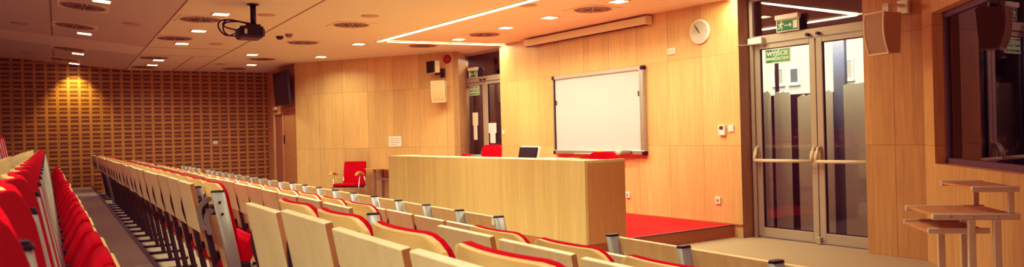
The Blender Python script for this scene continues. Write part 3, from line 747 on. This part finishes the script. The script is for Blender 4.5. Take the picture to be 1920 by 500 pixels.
for x0, w_, lb in ((-1.02, .30, 'low stack of pale papers on the ledge at the desk right end'), (-.62, .20, 'thin beige folder on the ledge beside the papers')):
    tag(MB().box(x0, x0+w_, .06, .27, DH, DH+.012).build('papers' if w_ > .25 else 'folder', PAPER if w_ > .25 else BEIGE, None, DKF), lb, 'paper')

def office_chair(M, hb, label):
    r = empty('office_chair', M, label, 'chair', 'red chairs behind the desk')   # faces -y
    MB().shell(.44, hb-.46, hb, .09, .09, .07, -.05, -.08, .20, hb, 14, 14, .35).build('backrest', RED, r)
    MB().box(-.23, .23, -.22, .22, .42, .50, None, .03, 3).build('seat', RED, r)
    MB().tube([(0, .16, .42), (0, .27, .45), (0, .285, hb-.25)], .018, 8).build('back_bar', BLACK, r)
    MB().tube([(0, 0, .08), (0, 0, .42)], .025, 12).build('column', BLACK, r)
    for k in range(5):
        a = k*2*math.pi/5; lg = MB().tube([(0, 0, .10), (.27*math.cos(a), .27*math.sin(a), .065)], .018, 8).build('leg', BLACK, r)
        MB().lathe([(.025, -.012), (.028, 0), (.025, .012)], 14, Matrix.Translation((.27*math.cos(a), .27*math.sin(a), .029)) @ RX).build('caster', BLACK, lg)
    return r
SZ = .163
office_chair(WF @ Matrix.Translation((-4.05, -1.35, SZ)) @ Matrix.Rotation(R(10), 4, 'Z'), 1.09, 'tall red office chair behind the desk before the left glass doors')
office_chair(WF @ Matrix.Translation((-4.98, -1.35, SZ)) @ Matrix.Rotation(R(-14), 4, 'Z'), .93, 'low red office chair at the left end behind the desk')
office_chair(WF @ Matrix.Translation((-1.20, -1.45, SZ)) @ Matrix.Rotation(R(12), 4, 'Z'), .99, 'red office chair behind the desk below the whiteboard')

# red armchair by the angled wall (local: faces -y)
ac = empty('armchair', Matrix.Translation((-14.98, 5.12, 0)) @ Matrix.Rotation(R(-47+90), 4, 'Z'), 'red upholstered armchair with bent wood arms by the angled wall', 'chair')
MB().shell(.50, .42, .93, .03, .03, .055, 0, -.16, .20, .42, 12, 12, .4).build('backrest', RED, ac)
MB().box(-.25, .25, -.26, .22, .43, .49, Matrix.Rotation(R(-3), 4, 'X'), .022, 3).build('seat', RED, ac)
MB().box(-.24, .24, -.24, .2, .405, .428, Matrix.Rotation(R(-3), 4, 'X')).build('seat_frame', DARKM, ac)
for s in (-1, 1):
    a = MB(); pts = []
    for k in range(9):
        t = k/8; pts.append((s*.30, -.27+.34*t, .685+.055*math.sin(math.pi*min(t*1.15, 1))))
    b_ = [(p[1], p[2]) for p in pts] + [(p[1], p[2]-.03) for p in pts[::-1]]
    a.prism(b_, s*.30-.028, s*.30+.028, 'x', None, .006).build('armrest', wood('armrest_beech%d' % s, (208,150,84), (226,170,100), (8,1,8), .4), ac)
    MB().tube([(s*.30, -.07, .70), (s*.29, -.15, .40), (s*.285, -.24, .012)], .014, 8).build('leg', CHROME, ac)
    MB().tube([(s*.24, .22, .62), (s*.26, .24, .42), (s*.28, .31, .012)], .014, 8).build('leg', CHROME, ac)
# small table against the angled wall
tb = empty('side_table', PF @ Matrix.Translation((2.03, -.46, 0)), 'small light wood table with grey legs between armchair and desk', 'table')
MB().box(0, 1.3, 0, .44, .765, .79, None, .006).build('tabletop', TABLEW, tb)
for x in (.20, 1.1):
    for y in (.06, .38): MB().box(x-.02, x+.02, y-.02, y+.02, 0, .765).build('leg', plain('table_leg_grey', (140,122,104), .5, .3), tb)
MB().box(.2, 1.1, .05, .07, .55, .59).box(.2, 1.1, .37, .39, .55, .59).build('rail', plain('table_rail_grey', (132,116,100), .5, .3), tb)

# ------------------------------------------------------------------ computer table by the window wall
ct = empty('computer_table', GF @ Matrix.Translation((2.11, -.80, 0)), 'three-level computer table with beige metal rails under the dark window', 'table')
TW, TD, TZ = .62, .54, .79
MB().box(.03, TW-.03, .01, TD-.02, TZ-.022, TZ-.002).build('tabletop', TABLEW, ct)
for x in (0, TW-.03):
    f = MB().box(x, x+.03, -.015, TD, TZ-.042, TZ+.004, None, .01).build('side_rail', TBLGREY, ct)
    b = MB()
    for k in (.10, .24, .40): b.lathe([(.010, 0), (.008, .004), (.001, .005)], 12, Matrix.Translation((x + (.03 if x else 0), k, TZ-.02)) @ Matrix.Rotation(R(90 if x else -90), 4, 'Y'))
    b.build('screw', CHROME, f)
    for y in (.21, .37):
        MB().box(x-.002, x+.032, y, y+.05, .03, TZ-.04, None, .008).build('leg', TBLGREY, ct)
    MB().box(x-.002, x+.032, .04, .52, 0, .03, None, .008).build('foot', TBLGREY, ct)
    MB().box(x+.003, x+.027, TD-.075, TD-.035, TZ+.004, TZ+.16, None, .006).build('shelf_post', TBLGREY, ct)
    MB().box(x, x+.03, .24, TD, TZ+.15, TZ+.192, None, .01).build('shelf_rail', TBLGREY, ct)
MB().box(.03, TW-.03, .25, TD-.01, TZ+.165, TZ+.185).build('monitor_shelf', TABLEW, ct)
kb = MB().box(.05, TW-.05, -.03, .36, TZ-.135, TZ-.118).build('keyboard_tray', TABLEW, ct)
MB().box(.03, .05, -.035, .36, TZ-.14, TZ-.10, None, .006).box(TW-.05, TW-.03, -.035, .36, TZ-.14, TZ-.10, None, .006).build('tray_rail', TBLGREY, kb)
MB().box(.02, TW-.02, .40, .43, .25, .33).build('cross_bar', TBLGREY, ct)

# ------------------------------------------------------------------ auditorium seats
LEAN = .186; ZR = .865
def shade_sides(o):  # gives the side faces the plywood with painted-in shade
    o.data.materials.append(PLYSHADE)
    for p in o.data.polygons:
        if abs(p.normal.x) > .8: p.material_index = 1
def make_seat(P, post_mat):
    r = empty('auditorium_seat', Matrix())
    bk = MB().shell(P-.052, .28, .865, .075, .075, .014, .040, LEAN, 0, ZR).build('backrest', PLYH, r)
    MB().shell(P-.060, .43, .869, .077, .06, .020, .040, LEAN, .0145, ZR, 16, 16, .2).build('back_pad', RED, bk)
    for s in (-1, 1):
        x = s*(P/2-.055); y = (ZR-.775)*LEAN+.040*(.8**2)
        MB().lathe([(.017, 0), (.016, .006), (.008, .008), (.001, .006)], 14, Matrix.Translation((x, y+.002, .775)) @ RX).build('bolt', CHROME, bk)
    # tipped-up seat
    hw = (P-.07)/2
    prof = []
    p0 = Vector((.14, .32)); p1 = Vector((.245, .51)); d = (p1-p0).normalized(); nrm = Vector((-d.y, d.x))  # nrm points back
    n = 8
    for k in range(n+1): prof.append(p0 + (p1-p0)*(k/n) + nrm*(.012+.010*math.sin(math.pi*k/n)*-1))
    for k in range(7):
        a = math.pi*k/6; prof.append(p1 + d*.035*math.sin(a) + nrm*(.012+.025-.025*math.cos(a)))
    for k in range(n+1):
        prof.append(p1 + (p0-p1)*(k/n) + nrm*(.062-.010*(k/n)))
    sc = MB().prism([(p.x, p.y) for p in prof], -hw, hw, 'x', None, 0, True).build('seat_cushion', RED, r)
    sh = []
    for k in range(n+1): sh.append(p0 - d*.02 + (p1-p0+d*.04)*(k/n) + nrm*(.010-.010*math.sin(math.pi*k/n)))
    for k in range(n+1): sh.append(p1 + d*.02 - (p1-p0+d*.04)*(k/n) - nrm*(.004+.010*math.sin(math.pi*(1-k/n))))
    MB().prism([(p.x, p.y) for p in sh], -hw-.006, hw+.006, 'x').build('seat_shell', PLYH, sc)
    # upright on the +x side, in line with the back
    X = P/2; PT = .828
    def yp(z): return .0+(PT-z)*LEAN
    hd = .036 if post_mat is ALUP else .019
    up = MB().oval((X, yp(.02), .02), (X, yp(PT), PT-.006), .017, hd).build('upright', post_mat, r)
    MB().oval((X, yp(PT-.008), PT-.008), (X, yp(PT), PT-.002), .0175, hd+.0015).oval((X, yp(PT), PT-.002), (X, yp(PT), PT+.002), .0165, hd-.002).build('post_cap', BLACK, up)
    for z in (.765, .70): MB().lathe([(.008, 0), (.008, .003), (.001, .004)], 12, Matrix.Translation((X+.0165, yp(z)-.005, z)) @ Matrix.Rotation(R(90), 4, 'Y')).build('bolt', DARKM, up)
    MB().box(X-.022, X+.0175, -.03, .30, 0, .025, None, .005).build('foot', BLACK, up)
    for sgn in (-1, 1):
        x0, x1 = (X-.11, X-.018) if sgn > 0 else (-P/2+.024, -P/2+.065)
        MB().box(x0, x1, -.012, .05, .695, .75, None, .006).build('bracket', BLACK, r)
    MB().box(X-.05, X-.012, .09, .17, .34, .42, None, .01).build('pivot', BLACK, up)
    # folding writing tablet hanging behind
    def y_at(z): return -.114+(ZR-z)*LEAN
    w = P-.052; z0, z1 = .595, .868
    poly = [(y_at(z0), z0), (y_at(z1), z1), (y_at(z1)+.023, z1+.004), (y_at(z0)+.023, z0+.004)]
    tb_ = MB().prism(poly, -w/2, w/2, 'x', None, .003).build('tablet', PLY, r)
    shade_sides(tb_)
    pl = []
    for k in range(9):
        z = .60+.17*k/8; pl.append((y_at(z)-.011*math.sin(math.pi*k/8), z))
    pl += [(y_at(.77)+.02, .77), (y_at(.60)+.02, .60)]
    MB().prism(pl, -w/2-.004, -w/2+.006, 'x').build('hinge_bracket', DARKM, tb_)
    ar = MB(); xa = w/2+.010
    for (a0, a1, bow) in (((yp(.78)-.03, .78), (y_at(.625)+.02, .625), -.035), ((yp(.715)-.03, .715), (y_at(.60)+.045, .60), -.02)):
        A = Vector((xa, a0[0], a0[1])); B = Vector((xa, a1[0], a1[1])); pts = []
        for k in range(9):
            t = k/8; p = A.lerp(B, t); p.y += bow*math.sin(math.pi*t); p.z += .025*math.sin(math.pi*t); pts.append(p)
        outl = []; inl = []
        for k, p in enumerate(pts):
            d = (pts[min(k+1, 8)]-pts[max(k-1, 0)]).normalized(); nn = Vector((0, -d.z, d.y))*.013
            outl.append((p.y+nn.y, p.z+nn.z)); inl.append((p.y-nn.y, p.z-nn.z))
        ar.prism(outl+inl[::-1], xa-.004, xa+.004, 'x')
        for q in (A, B): ar.lathe([(.015, -.006), (.015, .006)], 14, Matrix.Translation(q) @ Matrix.Rotation(R(90), 4, 'Y'))
    ar.build('hinge_arm', ALUP, tb_)
    return r
PITCH = {}
def seat_proto(P, pm):
    if (P, pm.name) not in PITCH: PITCH[(P, pm.name)] = make_seat(P, pm)
    return PITCH[(P, pm.name)]
used = set()
def seat_row(P, x_end, n, Y, tier, toff, label_fn, group, no_tablet=(), dirn=-1, pm=None, ybend=0, last=None):
    """n seats from x_end in direction dirn; toff shifts the tablet along the row"""
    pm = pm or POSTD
    pr_ = seat_proto(P, pm)
    for k in range(n):
        xc = x_end + dirn*(k+.5)*P
        key = (P, pm.name)
        if key not in used: used.add(key); r = pr_; first = True
        else: r = copy_tree(pr_)
        r.matrix_world = Matrix.Translation((xc, Y+ybend*(xc+1), tier))
        tag(r, label_fn(k), 'auditorium seat', group)
        for ch in list(r.children):
            b = ch.name.split('.')[0]
            if b == 'tablet':
                if k in no_tablet:
                    for g in list(ch.children): bpy.data.objects.remove(g)
                    bpy.data.objects.remove(ch)
                else:
                    ch.location = (toff, random.uniform(-.004, .004), random.uniform(-.006, .006))
            elif b == 'upright' and pm is ALUP:
                ch.location = (0, .054, 0)
                for g in list(ch.children):
                    if g.name.startswith('bolt'): bpy.data.objects.remove(g)
            elif b == 'seat_cushion':
                ch.location = (0, (.045 if pm is ALUP else 0)+ random.uniform(-.008, .008), random.uniform(-.006, .006))
P1, P2 = .545, .515
EA, EB = -4.35, -4.05
G1 = 'red seat with wooden back, '
def nm(txt): return lambda k: G1 + ORD[k] + ' ' + txt
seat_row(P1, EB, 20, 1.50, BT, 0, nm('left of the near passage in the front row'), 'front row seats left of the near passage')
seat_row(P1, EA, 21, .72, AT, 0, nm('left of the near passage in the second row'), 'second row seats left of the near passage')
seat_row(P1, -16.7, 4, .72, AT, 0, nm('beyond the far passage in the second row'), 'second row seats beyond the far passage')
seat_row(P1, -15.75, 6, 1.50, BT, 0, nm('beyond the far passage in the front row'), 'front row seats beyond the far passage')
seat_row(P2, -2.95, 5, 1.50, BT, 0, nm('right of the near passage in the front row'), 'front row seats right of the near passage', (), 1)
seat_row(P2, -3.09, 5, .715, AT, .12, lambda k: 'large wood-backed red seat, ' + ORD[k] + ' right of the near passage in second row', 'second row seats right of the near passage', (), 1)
seat_row(P1, -.50, 28, -.115, LT, 0, lambda k: 'red seat facing the grey walkway, ' + ORD[k] + ' from the near end', 'seats of the row left of the walkway', (), -1, ALUP, .0122)
seat_row(P1, -13.0, 4, -.85, MT, 0, lambda k: 'red seat behind the walkway row near the far wall, ' + ORD[k] + ' from front', 'seats of the rear row', (), -1, ALUP)
# the posts closing a block are paler
for ob in list(col.objects):
    if ob.get('group') in ('front row seats left of the near passage', 'second row seats left of the near passage') and ob['label'].startswith(G1+'first '):
        u_ = [c for c in ob.children if c.name.startswith('upright')][0]
        X_ = P1/2
        w_ = MB().oval((X_, (.828-.02)*LEAN, .02), (X_, 0, .822), .017, .036).build('upright', ALUP)
        c_ = MB().oval((X_, .0015, .820), (X_, 0, .826), .0175, .0375).oval((X_, 0, .826), (X_, 0, .830), .0165, .034).build('post_cap', BLACK)
        u_.data = w_.data; bpy.data.objects.remove(w_)
        for g in u_.children:
            if g.name.startswith('post_cap'): g.data = c_.data
        bpy.data.objects.remove(c_)
        u_.location.y = .02; u_['label'] = 'pale grey end post with black cap'
for (X, Y, z, lb) in ((EA-21*P1-.0, .72, AT, 'grey end post with black cap at the far end of the second row'), (EB-20*P1, 1.50, BT, 'grey end post with black cap at the far end of the front row')):
    r = empty('end_post', Matrix.Translation((X, Y, z)), lb, 'post', 'grey end posts of the seat rows')
    MB().oval((-.02, LEAN*.828, .0), (-.02, 0, .822), .017, .036).build('upright', ALUP, r)
    MB().oval((-.02, .002, .820), (-.02, 0, .830), .0175, .0375).build('post_cap', BLACK, r)

# front screen of the first row: bays with panel, post and writing tablet
def make_bay(P, side):
    r = empty('front_desk_bay', Matrix())
    ZP = .735   # above the low tier
    MB().prism([(.03+ (ZP-.015-.25)*LEAN, .25), (.03, ZP-.015), (.048, ZP-.012), (.048+(ZP-.015-.25)*LEAN, .253)], -P/2+(.02 if side > 0 else .0035), P/2-(.02 if side < 0 else .0035), 'x', None, .002).build('front_panel', PLYF, r)
    X = side*P/2
    up = MB().oval((X, LEAN*ZP, .0), (X, 0, ZP-.004), .018, .036).build('upright', ALUP, r)
    MB().oval((X, .001, ZP-.006), (X, 0, ZP), .0185, .0368).oval((X, 0, ZP), (X, 0, ZP+.004), .0175, .034).build('post_cap', BLACK, up)
    MB().box(X-.025, X+.025, .0, .28, 0, .025, None, .005).build('foot', BLACK, up)
    MB().lathe([(.011, 0), (.009, .006), (.001, .007)], 12, Matrix.Translation((-P/2+.036, .018+.03, ZP-.10)) @ RX).build('bolt', CHROME, r)
    z0, z1 = .40, .668
    def y_at(z): return -.118+(z1-z)*LEAN
    tb_ = MB().prism([(y_at(z0), z0), (y_at(z1), z1), (y_at(z1)+.021, z1+.004), (y_at(z0)+.021, z0+.004)], -(P-.044)/2, (P-.044)/2, 'x', None, .003).build('tablet', PLY, r)
    shade_sides(tb_)
    MB().prism([(y_at(.42)-.001, .42), (y_at(.46)-.014, .46), (y_at(.56)-.014, .56), (y_at(.60)-.001, .60), (y_at(.6)+.004, .60), (y_at(.42)+.004, .42)], -(P-.044)/2, -(P-.044)/2+.01, 'x').build('hinge_bracket', DARKM, tb_)
    return r
PLYF = wood('front_panel_beech', (222,192,132), (238,210,154), (8, 8, .8), .4, None, 0, .06)
def bay_row(P, side, x_end, n, Y, toff, label_fn, group, dirn=-1, no_tab=()):
    pr_ = make_bay(P, side)
    for k in range(n):
        r = pr_ if k == 0 else copy_tree(pr_)
        r.matrix_world = Matrix.Translation((x_end+dirn*(k+.5)*P, Y, BT)); tag(r, label_fn(k), 'desk bay', group)
    for k in range(n): pass
    o = [ob for ob in col.objects if ob.get('group') == group]
    for k, r in enumerate(o):
        for ch in list(r.children):
            if ch.name.split('.')[0] == 'tablet':
                if k in no_tab:
                    for g in list(ch.children): bpy.data.objects.remove(g)
                    bpy.data.objects.remove(ch)
                else: ch.location = (toff, 0, random.uniform(-.004, .004))
bay_row(.5475, 1, -4.12, 21, 2.385, 0, lambda k: 'pale wood front screen bay with grey post, %s from the near passage' % ORD[k], 'front screen bays left of the near passage')
bay_row(.5475, 1, -16.15, 5, 2.385, 0, lambda k: 'pale wood front screen bay with grey post, %s beyond the far passage' % ORD[k], 'front screen bays beyond the far passage')
bay_row(.505, -1, -2.975, 5, 2.385, 0, lambda k: 'pale wood front screen bay with grey post, %s right of the near passage' % ORD[k], 'front screen bays right of the near passage', 1)
o = MB().box(-.035, .035, -.002, 0, -.022, .022).build('sticker', PAPER, None, Matrix.Translation((-4.22, 2.413, BT+.69)))
tag(o, 'small white sticker on the front screen next to the last grey post', 'sticker')

# ------------------------------------------------------------------ light
area('led_glow', WF @ Matrix.Translation((-2.85, -2.35, ZC-.03)), 5.6, 98, WARM, 180, .08)
area('led_glow', WF @ Matrix.Translation((-5.57, -1.2, ZC-.03)) @ Matrix.Rotation(R(81), 4, 'Z'), 2.3, 30, WARM, 180, .08)
area('led_glow', WF @ Matrix.Translation((-.01, -1.2, ZC-.03)) @ Matrix.Rotation(R(90), 4, 'Z'), 2.2, 26, WARM, 180, .08)
area('corridor_fill', WF @ Matrix.Translation((.9, .46, 2.62)), 1.8, 40, (1, .98, .9), 180, .1)  # unseen fill added to brighten the screen panels behind the right doors
area('corridor_fill', WF @ Matrix.Translation((-6.4, .45, 3.0)), 1.6, 60, (1, .92, .75), 180, .1)  # second added fill, lifts the blinds behind the left doors
# daylight on the building outside
area('daylight', WF @ Matrix.Translation((-5, 4.5, 7)) @ Matrix.Rotation(R(68), 4, 'X'), 8, 1500, (1, .97, .86), 180)
w = bpy.data.worlds.new('World'); scene.world = w; w.use_nodes = True
w.node_tree.nodes['Background'].inputs[0].default_value = (.9, .85, .75, 1); w.node_tree.nodes['Background'].inputs[1].default_value = .25

# ------------------------------------------------------------------ camera
cam = bpy.data.cameras.new('camera'); co = bpy.data.objects.new('camera', cam); col.objects.link(co)
cam.sensor_width = 36; cam.lens = 1400/1920*36; cam.clip_start = .05
AZ = R(180-31.27); ROLL = -.0262
fw = Vector((math.cos(AZ), math.sin(AZ), 0)); rt = Vector((math.sin(AZ), -math.cos(AZ), 0)); up = Vector((0, 0, 1))
r3 = rt*math.cos(ROLL)+up*math.sin(ROLL); u3 = -rt*math.sin(ROLL)+up*math.cos(ROLL)
Mx = Matrix((r3, u3, -fw)).transposed().to_4x4(); Mx.translation = Vector((0, 0, 1.43))
co.matrix_world = Mx
cam.dof.use_dof = True; cam.dof.focus_distance = 4.2; cam.dof.aperture_fstop = 6.8
scene.camera = co
scene.cycles.use_denoising = True
scene.view_settings.view_transform = 'Standard'
scene.view_settings.look = 'None'
scene.view_settings.exposure = 0.0
vs = scene.view_settings; vs.use_curve_mapping = True; cmp_ = vs.curve_mapping
def curve(i, pts):
    c = cmp_.curves[i]
    c.points[0].location = pts[0]; c.points[-1].location = pts[-1]
    for p in pts[1:-1]: c.points.new(*p)
curve(1, [(0, 0), (.04, .023), (.10, .075), (.2, .185), (.46, .47), (1, 1)])
curve(2, [(0, .0015), (.03, .033), (.2, .20), (.5, .60), (1, .92)])
cmp_.update()
